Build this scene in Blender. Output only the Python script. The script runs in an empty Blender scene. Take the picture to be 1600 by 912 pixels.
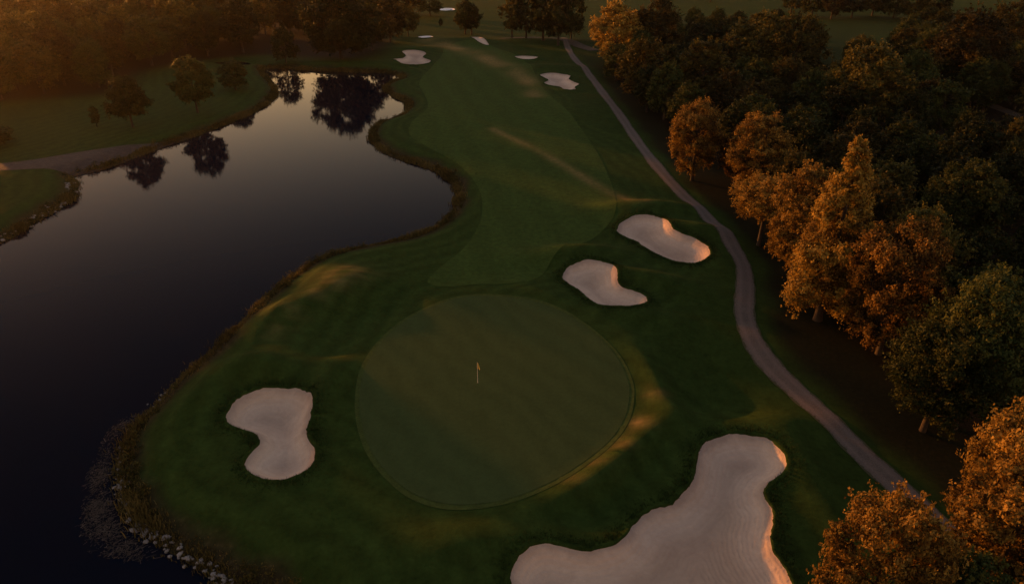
import bpy, math, random
import numpy as np
from mathutils import Vector
from mathutils.geometry import delaunay_2d_cdt

# ------------------------------------------------------------------ camera, sky, sun, exposure
SC = bpy.context.scene
COL = SC.collection
CAM_H, PITCH, FPX = 38.0, math.radians(28.0), 1081.0
cam_d = bpy.data.cameras.new('camera')
cam_d.sensor_width = 36.0
cam_d.lens = 36.0 * FPX / 1600.0
cam_d.clip_start = 0.5
cam_d.clip_end = 30000.0
cam = bpy.data.objects.new('camera', cam_d)
cam.location = (0, 0, CAM_H)
cam.rotation_euler = (math.pi / 2 - PITCH, 0, 0)
COL.objects.link(cam)
SC.camera = cam

SUN_AZ, SUN_EL = math.radians(-49.0), math.radians(4.2)
world = bpy.data.worlds.new('World')
SC.world = world
world.use_nodes = True
wn = world.node_tree
sky_tex = wn.nodes.new('ShaderNodeTexSky')
sky_tex.sky_type = 'NISHITA'
sky_tex.sun_disc = False
sky_tex.sun_elevation = SUN_EL
sky_tex.sun_rotation = SUN_AZ
sky_tex.air_density = 2.2
sky_tex.dust_density = 0.4
sky_tex.ozone_density = 2.2
tint = wn.nodes.new('ShaderNodeMix')          # one even white balance for the whole sky
tint.data_type, tint.blend_type = 'RGBA', 'MULTIPLY'
tint.inputs[0].default_value = 1.0
tint.inputs[7].default_value = (1.16, .88, .97, 1)
wn.links.new(sky_tex.outputs[0], tint.inputs[6])
wn.links.new(tint.outputs[2], wn.nodes['Background'].inputs[0])
wn.nodes['Background'].inputs[1].default_value = 0.14

sun_d = bpy.data.lights.new('sun', 'SUN')
sun_d.energy = 2.4
sun_d.angle = math.radians(0.9)
sun_d.color = (1.0, 0.345, 0.06)
sun = bpy.data.objects.new('sun', sun_d)
sdir = Vector((math.sin(SUN_AZ) * math.cos(SUN_EL), math.cos(SUN_AZ) * math.cos(SUN_EL), math.sin(SUN_EL)))
sun.rotation_euler = sdir.to_track_quat('Z', 'Y').to_euler()
COL.objects.link(sun)

SC.view_settings.view_transform = 'Standard'
SC.view_settings.look = 'None'
SC.view_settings.exposure = 1.9
SC.view_settings.gamma = 1.0
SC.render.engine = 'CYCLES'
SC.cycles.use_denoising = True
SC.cycles.max_bounces = 6
SC.cycles.diffuse_bounces = 3
SC.cycles.glossy_bounces = 3
SC.cycles.transmission_bounces = 4
SC.cycles.volume_bounces = 0
SC.cycles.volume_step_rate = 4.0
SC.cycles.caustics_reflective = False
SC.cycles.sample_clamp_indirect = 4.0

rng = np.random.default_rng(11)
random.seed(5)
ZW = -1.3                      # lake level; the lawn around the green is about 0


# ------------------------------------------------------------------ small helpers
def spot(px, py, z=0.0):
    """where a line of sight of the surveyed photograph meets the level z"""
    u, v = (px - 800.0) / FPX, (py - 456.0) / FPX
    d = Vector((u, math.cos(PITCH) - v * math.sin(PITCH), -math.sin(PITCH) - v * math.cos(PITCH)))
    t = (z - CAM_H) / d.z
    return (d.x * t, d.y * t)


def pix(x, y, z):
    a = y * math.cos(PITCH) - (z - CAM_H) * math.sin(PITCH)
    b = y * math.sin(PITCH) + (z - CAM_H) * math.cos(PITCH)
    if a < 1:
        return (-9999, -9999)
    return (800 + FPX * x / a, 456 - FPX * b / a)


def spots(pts, z=0.0):
    return np.array([spot(p[0], p[1], z) for p in pts])


def smooth_closed(P, step):
    P = np.asarray(P, float)
    n = len(P)
    out = []
    for i in range(n):
        p0, p1, p2, p3 = P[i - 1], P[i], P[(i + 1) % n], P[(i + 2) % n]
        L = np.linalg.norm(p2 - p1)
        k = max(1, int(L / step))
        for j in range(k):
            t = j / k
            out.append(0.5 * ((2 * p1) + (-p0 + p2) * t + (2 * p0 - 5 * p1 + 4 * p2 - p3) * t * t + (-p0 + 3 * p1 - 3 * p2 + p3) * t ** 3))
    return np.array(out)


def smooth_open(P, step):
    P = np.asarray(P, float)
    Q = np.vstack([2 * P[0] - P[1], P, 2 * P[-1] - P[-2]])
    out = []
    for i in range(1, len(Q) - 2):
        p0, p1, p2, p3 = Q[i - 1], Q[i], Q[i + 1], Q[i + 2]
        k = max(1, int(np.linalg.norm(p2 - p1) / step))
        for j in range(k):
            t = j / k
            out.append(0.5 * ((2 * p1) + (-p0 + p2) * t + (2 * p0 - 5 * p1 + 4 * p2 - p3) * t * t + (-p0 + 3 * p1 - 3 * p2 + p3) * t ** 3))
    out.append(P[-1])
    return np.array(out)


def sd_poly(P, X, Y):
    """signed distance to a closed outline, negative inside"""
    X = np.asarray(X, float).ravel()
    Y = np.asarray(Y, float).ravel()
    A = P
    B = np.roll(P, -1, 0)
    res = np.empty(len(X))
    for s in range(0, len(X), 20000):
        x = X[s:s + 20000, None]
        y = Y[s:s + 20000, None]
        ex, ey = (B - A)[:, 0], (B - A)[:, 1]
        wx, wy = x - A[:, 0], y - A[:, 1]
        t = np.clip((wx * ex + wy * ey) / (ex * ex + ey * ey + 1e-12), 0, 1)
        d2 = (wx - ex * t) ** 2 + (wy - ey * t) ** 2
        c = (A[:, 1] > y) != (B[:, 1] > y)
        xi = A[:, 0] + (y - A[:, 1]) * ex / np.where(np.abs(ey) < 1e-12, 1e-12, ey)
        ins = (np.sum(c & (x < xi), 1) % 2) == 1
        dd = np.sqrt(d2.min(1))
        res[s:s + 20000] = np.where(ins, -dd, dd)
    return res


def sd_line(P, X, Y):
    A, B = P[:-1], P[1:]
    X = np.asarray(X, float).ravel()
    Y = np.asarray(Y, float).ravel()
    res = np.empty(len(X))
    e = B - A
    for s in range(0, len(X), 20000):
        wx = X[s:s + 20000, None] - A[:, 0]
        wy = Y[s:s + 20000, None] - A[:, 1]
        t = np.clip((wx * e[:, 0] + wy * e[:, 1]) / ((e ** 2).sum(1) + 1e-12), 0, 1)
        res[s:s + 20000] = np.sqrt(((wx - e[:, 0] * t) ** 2 + (wy - e[:, 1] * t) ** 2).min(1))
    return res


def sstep(a, b, x):
    t = np.clip((x - a) / (b - a), 0, 1)
    return t * t * (3 - 2 * t)


def wob(X, Y, sc, seed=0):
    """cheap smooth pseudo noise in -1..1"""
    r = np.random.default_rng(seed)
    s = 0
    for k in range(6):
        a = r.uniform(0, 2 * math.pi)
        f = sc * r.uniform(.6, 1.7)
        s = s + np.sin((X * math.cos(a) + Y * math.sin(a)) * f + r.uniform(0, 6.28))
    return s / 3.2


def tag(o, label, cat=None, group=None, kind=None):
    o['label'] = label
    if cat:
        o['category'] = cat
    if group:
        o['group'] = group
    if kind:
        o['kind'] = kind
    return o


def mesh_obj(name, V, F, mat, parent=None, smooth=True, attrs=None):
    me = bpy.data.meshes.new(name)
    V = np.asarray(V, np.float32)
    F = np.asarray(F, np.int32)
    k = F.shape[1]
    me.vertices.add(len(V))
    me.vertices.foreach_set('co', V.ravel())
    me.loops.add(F.size)
    me.loops.foreach_set('vertex_index', F.ravel())
    me.polygons.add(len(F))
    me.polygons.foreach_set('loop_start', np.arange(0, F.size, k, dtype=np.int32))
    me.polygons.foreach_set('loop_total', np.full(len(F), k, np.int32))
    if smooth:
        me.polygons.foreach_set('use_smooth', np.ones(len(F), bool))
    for an, av in (attrs or {}).items():
        at = me.attributes.new(an, 'FLOAT', 'POINT')
        at.data.foreach_set('value', np.asarray(av, np.float32).ravel())
    me.update(calc_edges=True)
    me.validate()
    if mat:
        me.materials.append(mat)
    o = bpy.data.objects.new(name, me)
    COL.objects.link(o)
    o.parent = parent
    return o


def empty(name, loc, rz=0.0):
    o = bpy.data.objects.new(name, None)
    o.location = loc
    o.rotation_euler = (0, 0, rz)
    o.empty_display_size = 0.3
    COL.objects.link(o)
    return o


# ------------------------------------------------------------------ materials
class NB:
    def __init__(s, name):
        s.m = bpy.data.materials.new(name)
        s.m.use_nodes = True
        s.t = s.m.node_tree
        s.b = s.t.nodes['Principled BSDF']
        s.out = s.t.nodes['Material Output']

    def n(s, typ, **kw):
        nd = s.t.nodes.new(typ)
        for k, v in kw.items():
            setattr(nd, k, v)
        return nd

    def l(s, a, b):
        s.t.links.new(a, b)

    def noise(s, scale, detail=4, rough=.55, vec=None, dist=0.0):
        nd = s.n('ShaderNodeTexNoise')
        nd.inputs['Scale'].default_value = scale
        nd.inputs['Detail'].default_value = detail
        nd.inputs['Roughness'].default_value = rough
        nd.inputs['Distortion'].default_value = dist
        s.l(vec if vec is not None else s.pos(), nd.inputs['Vector'])
        return nd.outputs['Fac']

    def pos(s):
        if not hasattr(s, '_p'):
            s._p = s.n('ShaderNodeNewGeometry').outputs['Position']
        return s._p

    def scaled(s, sc, rot=0.0):
        mp = s.n('ShaderNodeMapping')
        mp.inputs['Scale'].default_value = sc
        mp.inputs['Rotation'].default_value = (0, 0, rot)
        s.l(s.pos(), mp.inputs['Vector'])
        return mp.outputs[0]

    def ramp(s, fac, stops):
        r = s.n('ShaderNodeValToRGB')
        el = r.color_ramp.elements
        while len(el) < len(stops):
            el.new(0.5)
        for e, (p, c) in zip(el, stops):
            e.position = p
            e.color = (c[0], c[1], c[2], 1)
        s.l(fac, r.inputs['Fac'])
        return r.outputs['Color']

    def mix(s, fac, a, b, mode='MIX'):
        m = s.n('ShaderNodeMix', data_type='RGBA', blend_type=mode)
        for sock, v in ((m.inputs[0], fac), (m.inputs[6], a), (m.inputs[7], b)):
            if isinstance(v, (int, float)):
                sock.default_value = v
            elif isinstance(v, tuple):
                sock.default_value = (v[0], v[1], v[2], 1)
            else:
                s.l(v, sock)
        return m.outputs[2]

    def math(s, op, a, b=0.0, c=None):
        m = s.n('ShaderNodeMath', operation=op)
        for i, v in enumerate((a, b, c)):
            if v is None:
                continue
            if isinstance(v, (int, float)):
                m.inputs[i].default_value = v
            else:
                s.l(v, m.inputs[i])
        return m.outputs[0]

    def attr(s, name):
        return s.n('ShaderNodeAttribute', attribute_name=name).outputs['Fac']

    def bump(s, h, strength, dist):
        b = s.n('ShaderNodeBump')
        b.inputs['Strength'].default_value = strength
        b.inputs['Distance'].default_value = dist
        s.l(h, b.inputs['Height'])
        s.l(b.outputs[0], s.b.inputs['Normal'])

    def fin(s, col, rough=.8, spec=.25):
        if isinstance(col, tuple):
            s.b.inputs['Base Color'].default_value = (col[0], col[1], col[2], 1)
        else:
            s.l(col, s.b.inputs['Base Color'])
        s.b.inputs['Roughness'].default_value = rough
        s.b.inputs['Specular IOR Level'].default_value = spec
        return s.m


def grass_mat(name, dark, mid, light, stripe=0.0, period=2.4, fine=1.0, bumps=0.6, extra=False, grain=1.0):
    s = NB(name)
    n1 = s.noise(0.045, 3, .5)
    n2 = s.noise(0.35, 5, .6, dist=.6)
    n3 = s.noise(3.2 * fine, 5, .75)
    n4 = s.noise(1.1 * fine, 3, .6, dist=.4)
    brush = s.noise(1.0, 4, .6, vec=s.scaled((0.9, 0.12, 1), math.radians(-35)))
    c = s.ramp(n1, [(.30, dark), (.52, mid), (.74, light)])
    c = s.mix(.5, c, s.ramp(n2, [(.25, dark), (.75, light)]))
    c = s.mix(.35, c, s.ramp(brush, [(.3, dark), (.7, light)]))
    c = s.mix(.5 * grain, c, s.ramp(n3, [(.28, tuple(.3 * v for v in mid)), (.72, tuple(1.75 * v for v in mid))]))
    c = s.mix(.35 * grain, c, s.ramp(n4, [(.3, tuple(.45 * v for v in mid)), (.7, tuple(1.6 * v for v in mid))]))
    if stripe > 0:
        ph = s.math('ADD', s.attr('mow'), s.math('MULTIPLY', s.noise(.12, 3, .5, dist=1.0), 4.5))
        sn = s.math('SINE', s.math('MULTIPLY', ph, 2 * math.pi / period))
        f = s.math('MULTIPLY_ADD', sn, stripe, 1.0)
        c = s.mix(1.0, c, s.n('ShaderNodeCombineColor').outputs[0], 'MULTIPLY')
        cc = c.node.inputs[7].links[0].from_node
        for i in range(3):
            s.l(f, cc.inputs[i])
    if extra:
        soil = s.ramp(s.noise(1.6, 5, .65), [(.25, (.012, .009, .005)), (.55, (.032, .022, .011)), (.8, (.08, .054, .024))])
        c = s.mix(s.math('MULTIPLY', s.attr('bank'), s.math('MULTIPLY_ADD', n2, .7, .55)), c, soil)
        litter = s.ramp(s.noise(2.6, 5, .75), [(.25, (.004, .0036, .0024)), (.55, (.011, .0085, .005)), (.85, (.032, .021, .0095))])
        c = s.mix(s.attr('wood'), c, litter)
        dry_sunlit = s.ramp(s.noise(1.2, 4, .6), [(.2, (.075, .058, .018)), (.8, (.23, .155, .055))])  # gold of painted sunlight, mixed with dry turf
        c = s.mix(s.attr('dry_sunlit'), c, dry_sunlit)
    h = s.math('ADD', s.math('MULTIPLY', n3, .6), s.math('MULTIPLY', s.noise(22 * fine, 3, .7), .4))
    s.bump(h, bumps, .12)
    return s.fin(c, .9, .02)


M_ROUGH = grass_mat('rough_grass', (.0095, .0195, .004), (.020, .0355, .0072), (.038, .056, .011), stripe=.12, period=2.7, fine=.8, bumps=.8, extra=True)
M_FAIR = grass_mat('fairway_grass', (.021, .038, .0075), (.031, .051, .0105), (.047, .068, .0145), stripe=.06, period=5.5, fine=1.2, bumps=.4, extra=True)
M_GREEN = grass_mat('putting_grass', (.031, .044, .0135), (.037, .051, .016), (.044, .059, .019), grain=.35, stripe=.05, period=2.6, fine=2.2, bumps=.15)
M_COLLAR = grass_mat('collar_grass', (.030, .044, .011), (.038, .052, .013), (.05, .064, .016), fine=1.6, bumps=.4)


def sand_mat():
    s = NB('bunker_sand')
    n1 = s.noise(.30, 5, .65, dist=1.2)
    n2 = s.noise(2.4, 5, .65)
    n3 = s.noise(30, 3, .7)
    ed = s.attr('edge')
    ring = s.math('SINE', s.math('MULTIPLY', s.math('ADD', ed, s.math('MULTIPLY', n1, 1.4)), 9.0))
    fine_ring = s.math('SINE', s.math('MULTIPLY', s.math('ADD', ed, s.math('MULTIPLY', n2, .3)), 19.0))
    c = s.ramp(n1, [(.28, (.385, .27, .19)), (.55, (.50, .372, .27)), (.78, (.58, .45, .335))])
    c = s.mix(.30, c, s.ramp(n2, [(.3, (.33, .23, .165)), (.75, (.62, .465, .355))]))
    c = s.mix(s.math('MULTIPLY_ADD', ring, .10, .14), c, (.33, .24, .185))
    zone = s.ramp(s.math('MULTIPLY', s.math('ADD', ed, s.math('MULTIPLY', n1, .5)), .2), [(.08, (.64, .66, .68)), (.20, (1.06, 1.06, 1.05)), (.36, (1, .98, .96)), (.62, (.74, .70, .66))])
    c = s.mix(1.0, c, zone, 'MULTIPLY')
    c = s.mix(.25, c, s.ramp(n3, [(.3, (.32, .24, .19)), (.7, (.56, .44, .36))]))
    h = s.math('ADD', s.math('MULTIPLY', n2, .5), s.math('ADD', s.math('MULTIPLY', fine_ring, .06), s.math('MULTIPLY', n3, .15)))
    s.bump(h, 1.0, .12)
    return s.fin(c, .95, .03)


M_SAND = sand_mat()


def path_mat():
    s = NB('path_gravel')
    n1 = s.noise(.5, 5, .65)
    n2 = s.noise(9, 4, .7)
    ac = s.attr('across')          # -1..1 across the path
    rut = s.math('ABSOLUTE', s.math('SUBTRACT', s.math('ABSOLUTE', ac), .45))
    rutm = s.math('SUBTRACT', 1.0, s.math('MINIMUM', s.math('MULTIPLY', rut, 3.4), 1.0))
    c = s.ramp(n1, [(.3, (.052, .042, .036)), (.7, (.090, .072, .060))])
    c = s.mix(s.math('MULTIPLY', rutm, .6), c, (.13, .10, .085))
    c = s.mix(.4, c, s.ramp(n2, [(.3, (.04, .033, .029)), (.75, (.17, .138, .118))]))
    leaf = s.noise(7.0, 2, .5)
    c = s.mix(s.math('MULTIPLY', s.math('GREATER_THAN', leaf, .66), s.math('MULTIPLY_ADD', n1, .9, -.05)), c, (.10, .055, .022))
    edge_m = s.math('MULTIPLY', s.math('GREATER_THAN', s.math('ADD', s.math('ABSOLUTE', ac), s.math('MULTIPLY', s.noise(2.2, 4, .7), .55)), 1.12), .8)
    c = s.mix(edge_m, c, (.028, .034, .012))
    s.bump(n2, .6, .05)
    return s.fin(c, .92, .08)


M_PATH = path_mat()


def simple_mat(name, stops, scale=3.0, rough=.85, bump=.5, dist=.05, spec=.2):
    s = NB(name)
    n = s.noise(scale, 5, .65)
    c = s.ramp(n, stops)
    s.bump(s.noise(scale * 4, 4, .7), bump, dist)
    return s.fin(c, rough, spec)


M_DIRT_OR_SUN = simple_mat('bare_dirt_or_sunlit_ground', [(.25, (.018, .013, .010)), (.55, (.036, .026, .020)), (.8, (.07, .05, .038))], 1.1, bump=.8, dist=.12)
M_STONE = simple_mat('bank_stone', [(.25, (.09, .08, .072)), (.55, (.19, .165, .145)), (.8, (.30, .26, .23))], 2.5, bump=.7)
M_BARK = simple_mat('bark', [(.25, (.018, .013, .009)), (.6, (.05, .036, .024)), (.85, (.09, .065, .045))], 6.0, bump=.9)
M_BED = simple_mat('lake_bed', [(.3, (.015, .013, .010)), (.7, (.05, .04, .028))], 1.5)


def water_mat():
    s = NB('lake_water')
    n1 = s.noise(1.0, 3, .5, vec=s.scaled((.35, .12, 1)))
    n2 = s.noise(5.0, 3, .6)
    calm = s.noise(.02, 2, .5)
    h = s.math('ADD', s.math('MULTIPLY', n1, .6), s.math('MULTIPLY', n2, s.math('MULTIPLY', calm, .18)))
    s.bump(h, .05, .25)
    s.fin((.0022, .0042, .0095), .6, 0.0)
    bump_out = [n for n in s.t.nodes if n.type == 'BUMP'][0].outputs[0]
    gl = s.n('ShaderNodeBsdfGlossy')
    gl.inputs['Roughness'].default_value = .03
    s.l(bump_out, gl.inputs['Normal'])
    fr = s.n('ShaderNodeFresnel')
    fr.inputs['IOR'].default_value = 1.333
    fac = s.math('MINIMUM', s.math('MULTIPLY', s.math('POWER', fr.outputs[0], 2.6), 7.0), 1.0)
    mx = s.n('ShaderNodeMixShader')
    s.l(fac, mx.inputs[0])
    s.l(s.b.outputs[0], mx.inputs[1])
    s.l(gl.outputs[0], mx.inputs[2])
    s.l(mx.outputs[0], s.out.inputs['Surface'])
    return s.m


M_WATER = water_mat()


def leaf_mat(name, c_dark, c_mid, c_light, trans=.38, hue=.05):
    s = NB(name)
    tone = s.attr('tone')
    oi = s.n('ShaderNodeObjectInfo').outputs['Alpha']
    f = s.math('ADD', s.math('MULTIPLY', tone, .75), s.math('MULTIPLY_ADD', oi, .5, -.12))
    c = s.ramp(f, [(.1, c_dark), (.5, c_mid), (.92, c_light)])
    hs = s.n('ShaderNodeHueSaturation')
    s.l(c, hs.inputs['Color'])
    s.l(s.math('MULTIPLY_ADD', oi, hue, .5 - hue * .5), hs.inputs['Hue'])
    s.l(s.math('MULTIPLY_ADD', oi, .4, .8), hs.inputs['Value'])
    c = hs.outputs[0]
    s.l(c, s.b.inputs['Base Color'])
    s.b.inputs['Roughness'].default_value = .55
    s.b.inputs['Specular IOR Level'].default_value = .06
    tr = s.n('ShaderNodeBsdfTranslucent')
    s.l(c, tr.inputs['Color'])
    mx = s.n('ShaderNodeMixShader')
    mx.inputs[0].default_value = trans
    s.l(s.b.outputs[0], mx.inputs[1])
    s.l(tr.outputs[0], mx.inputs[2])
    s.l(mx.outputs[0], s.out.inputs['Surface'])
    return s.m


M_LEAF_G = leaf_mat('leaves_green', (.008, .013, .003), (.024, .031, .0075), (.058, .058, .014), trans=.26)
M_LEAF_A = leaf_mat('leaves_autumn', (.022, .013, .004), (.105, .058, .012), (.32, .185, .038), hue=.03)
M_LEAF_O = leaf_mat('leaves_olive', (.012, .013, .0035), (.040, .036, .009), (.105, .08, .02))
M_LITTER = leaf_mat('reed_litter', (.028, .023, .019), (.065, .053, .044), (.14, .115, .098), hue=.01)
M_REED = leaf_mat('bank_grass', (.03, .022, .008), (.085, .065, .02), (.16, .12, .04), hue=.02)

# ------------------------------------------------------------------ outlines of the place
lake_px = [(460, 990), (400, 945), (335, 905), (300, 882), (262, 860), (228, 836), (205, 812), (190, 785), (183, 755), (185, 720), (195, 690), (215, 660),
           (240, 635), (265, 605), (300, 575), (335, 545), (365, 515), (400, 480), (430, 452), (465, 425), (500, 405), (540, 392), (590, 382),
           (640, 372), (675, 358), (700, 338), (712, 315), (709, 295), (692, 275), (665, 262), (635, 253), (605, 242), (585, 228), (577, 212),
           (583, 200), (600, 190), (625, 182), (636, 170), (632, 160), (612, 150), (600, 138), (610, 130), (628, 124), (615, 117), (590, 114),
           (540, 113), (480, 110), (440, 108), (412, 108), (415, 118), (428, 132), (433, 145), (425, 158), (405, 172), (375, 186), (340, 200),
           (300, 215), (255, 230), (215, 245), (170, 262), (130, 272), (115, 276), (120, 285), (122, 297), (118, 310), (95, 325), (60, 345),
           (30, 365), (0, 381), (-60, 405), (-160, 450), (-300, 540), (-420, 700), (-400, 950), (-150, 1200), (250, 1250), (460, 1100)]
LAKE = smooth_closed(spots(lake_px, ZW), 1.2)
pond_px = [[(335, 97), (350, 95.5), (375, 96), (395, 99), (390, 101), (375, 101), (350, 100)],
           [(340, 19), (360, 15), (390, 13.5), (418, 16), (425, 20), (400, 23), (365, 22.5)]]
PONDS = [smooth_closed(spots(p, -.6), 1.5) for p in pond_px]
green_px = [(770, 465), (830, 472), (880, 490), (925, 520), (960, 555), (980, 593), (983, 620), (975, 655), (950, 690), (910, 722), (860, 752),
            (800, 776), (740, 786), (690, 784), (645, 769), (610, 742), (585, 712), (570, 680), (562, 640), (564, 600), (575, 565), (600, 530),
            (640, 498), (690, 475), (730, 466)]
GREEN = smooth_closed(spots(green_px, .3), .35)
apron_px = [(700, 452), (790, 440), (850, 450), (930, 500), (1000, 545), (1038, 585), (1045, 630), (1030, 670), (990, 715), (930, 760), (850, 800), (770, 850),
            (700, 870), (620, 850), (555, 790), (520, 710), (515, 640), (530, 580), (570, 520), (630, 475)]
APRON = smooth_closed(spots(apron_px, .3), .8)
fair_px = [(668, 440), (690, 416), (728, 384), (752, 340), (748, 295), (718, 258), (672, 233), (640, 212), (645, 192), (668, 172), (664, 150), (655, 130), (668, 112), (688, 92), (700, 75), (735, 68), (775, 76),
           (822, 100), (852, 142), (890, 182), (928, 232), (955, 290), (962, 335), (938, 366), (900, 390), (866, 410), (848, 430), (825, 443), (785, 448), (745, 447), (700, 449)]
FAIR = smooth_closed(spots(fair_px), .8)
bunker_px = {
    'left': [(353, 652), (364, 633), (395, 614), (430, 609), (465, 612), (485, 622), (492, 640), (487, 660), (480, 673), (484, 690), (494, 707), (492, 723), (475, 740),
             (450, 752), (425, 754), (400, 748), (385, 735), (383, 722), (392, 708), (405, 695), (407, 685), (395, 677), (372, 669), (357, 662)],
    'mid': [(878, 434), (886, 424), (905, 417), (930, 416), (952, 422), (963, 433), (965, 445), (973, 453), (990, 458), (1007, 464), (1010, 473), (1000, 481), (980, 485),
            (955, 484), (932, 478), (918, 468), (910, 460), (895, 449), (882, 441)],
    'right': [(963, 361), (972, 351), (992, 345), (1015, 346), (1035, 352), (1045, 360), (1051, 368), (1065, 373), (1088, 380), (1104, 389), (1109, 400), (1104, 409),
              (1088, 414), (1065, 413), (1040, 407), (1018, 398), (1003, 388), (995, 381), (978, 374), (967, 368)],
    'near': [(797, 915), (806, 889), (817, 874), (835, 864), (860, 861), (890, 866), (915, 869), (940, 864), (965, 853), (980, 838), (987, 820), (1002, 805), (1025, 793),
             (1050, 785), (1068, 770), (1083, 750), (1087, 730), (1092, 708), (1105, 693), (1125, 685), (1150, 682), (1175, 685), (1200, 693), (1218, 708), (1227, 724),
             (1225, 740), (1210, 750), (1198, 758), (1193, 770), (1198, 785), (1208, 800), (1210, 815), (1206, 830), (1203, 845), (1207, 862), (1218, 880), (1230, 897),
             (1240, 920), (1240, 960), (1180, 1010), (1050, 1030), (900, 1005), (815, 955)],
    'far_left': [(615, 94), (629, 92), (634, 88), (629, 84), (645, 83), (661, 84), (666, 86.5), (661, 91), (673, 97), (668, 101), (650, 103), (630, 102), (622, 99)],
    'far_right': [(844, 118), (860, 115.5), (880, 117), (891, 119), (889, 124), (898, 129), (905, 132), (898, 137), (899, 141), (882, 141), (875, 137), (858, 134), (850, 130), (857, 126), (850, 122)],
    'sliver': [(735, 63), (748, 62), (758, 67), (764, 73), (752, 71), (742, 67)],
    'streak': [(804, 93), (820, 91), (840, 91.5), (834, 95), (818, 96)],
    'white': [(655, 59.5), (671, 58), (678, 62), (668, 64), (656, 63)],
    'top': [(686, 15), (698, 13.5), (709, 14.5), (709, 17), (690, 17.5)],
}
BUNK = {}
for k, p in bunker_px.items():
    far = k in ('far_left', 'far_right', 'sliver', 'streak', 'white', 'top')
    o = smooth_closed(spots(p, .1), .3 if not far else .7)
    nn = np.arange(len(o))
    c = o.mean(0)
    if not far:                     # ragged, hand cut edge
        r = np.random.default_rng(len(o))
        j = r.normal(0, .035, len(o)) + .05 * np.sin(nn * .7 + r.uniform(0, 6)) + .04 * np.sin(nn * .31)
        dv = o - c
        o = o + dv / np.linalg.norm(dv, axis=1)[:, None] * j[:, None]
    size = math.sqrt(0.5 * abs(np.dot(o[:, 0], np.roll(o[:, 1], 1)) - np.dot(o[:, 1], np.roll(o[:, 0], 1))))
    BUNK[k] = dict(P=o, far=far, size=size, lo=o.min(0) - 9, hi=o.max(0) + 9)
path_px = [(880, 60), (888, 76), (898, 92), (925, 122), (960, 170), (1000, 226), (1040, 277), (1080, 320), (1115, 354), (1143, 387), (1160, 418), (1164, 452), (1163, 490), (1176, 530),
           (1206, 571), (1247, 612), (1292, 657), (1342, 706), (1392, 752), (1450, 805), (1520, 870)]
PATH = smooth_open(spots(path_px), .8)
sunbeam_px = [(664, 66), (700, 75), (745, 88), (790, 108), (820, 125), (838, 150)]  # line of the sunbeam painted into the fairway colour
SUNBEAM = smooth_open(spots(sunbeam_px), 2.0)
sunbeam2_px = [(770, 205), (830, 235), (890, 268), (945, 300), (1005, 328)]
SUNBEAM2 = smooth_open(spots(sunbeam2_px), 2.0)
wood_px = [(935, 92), (962, 145), (1005, 190), (1060, 235), (1120, 285), (1165, 330), (1215, 400), (1225, 470), (1300, 555), (1400, 640), (1490, 740), (1560, 860), (1560, 1000),
           (2300, 1000), (2300, 60), (1500, 30), (1000, 30)]
WOOD = smooth_closed(spots(wood_px), 5.0)
wood_l_px = [(-420, 190), (-150, 172), (0, 158), (100, 150), (190, 142), (212, 118), (270, 100), (400, 86), (470, 90), (560, 92), (610, 75), (600, 40), (560, 12), (-420, 12)]
WOOD_L = smooth_closed(spots(wood_l_px), 5.0)

# soft mounds and hollows: (px, py, height, radius x, radius y, turn in degrees)
mounds = [
    (455, 487, 1.05, 3.2, 9.5, -52), (535, 440, .95, 4.5, 4.0, -40), (330, 610, .75, 2.5, 9, -38),
    (600, 490, -.45, 5, 7, -30), (420, 582, 1.15, 5.5, 2.2, 0), (512, 615, .8, 2.0, 4.5, 0), (250, 700, .35, 2, 7, -5),
    (1025, 610, .75, 1.7, 7.5, 8), (955, 725, .8, 1.7, 6.0, -48), (850, 785, .4, 5.0, 1.7, 20),
    (1120, 600, -.7, 6, 9, 0), (780, 860, .35, 7, 3, 0), (980, 800, -.55, 8, 4, 20), (650, 840, -.25, 5, 4, 0),
    (905, 402, 1.35, 6.5, 2.6, 0), (1005, 440, 1.1, 6.5, 2.4, -20), (1010, 332, 1.3, 7.5, 3.2, 0), (1085, 365, 1.1, 6, 2.8, -20), (1130, 415, .45, 2.5, 5, 0),
    (850, 470, .4, 3, 4, 20), (1000, 495, .5, 5, 2, -10), (1150, 665, .7, 7, 2.2, 0), (1250, 720, .6, 2.2, 6, 0), (1040, 765, .45, 6, 2, 40),
    (870, 850, .55, 9, 1.8, 0), (700, 300, .4, 6, 12, 0), (860, 250, .5, 12, 22, 20), (900, 175, .7, 10, 16, 0), (720, 180, .6, 14, 20, 0),
    (640, 80, 1.0, 14, 6, 0), (860, 108, .9, 14, 6, 0), (700, 66, .8, 16, 9, 0), (770, 90, .7, 14, 12, 0), (560, 100, .6, 18, 5, 0),
    (850, 66, .9, 22, 7, 0), (560, 900, .5, 6, 3, 0), (460, 830, .45, 3, 6, 40),
]
MND = []
for (px, py, hh, rx, ry, a) in mounds:
    x, y = spot(px, py)
    MND.append((x, y, hh * 1.25, rx, ry, math.radians(a)))


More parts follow.
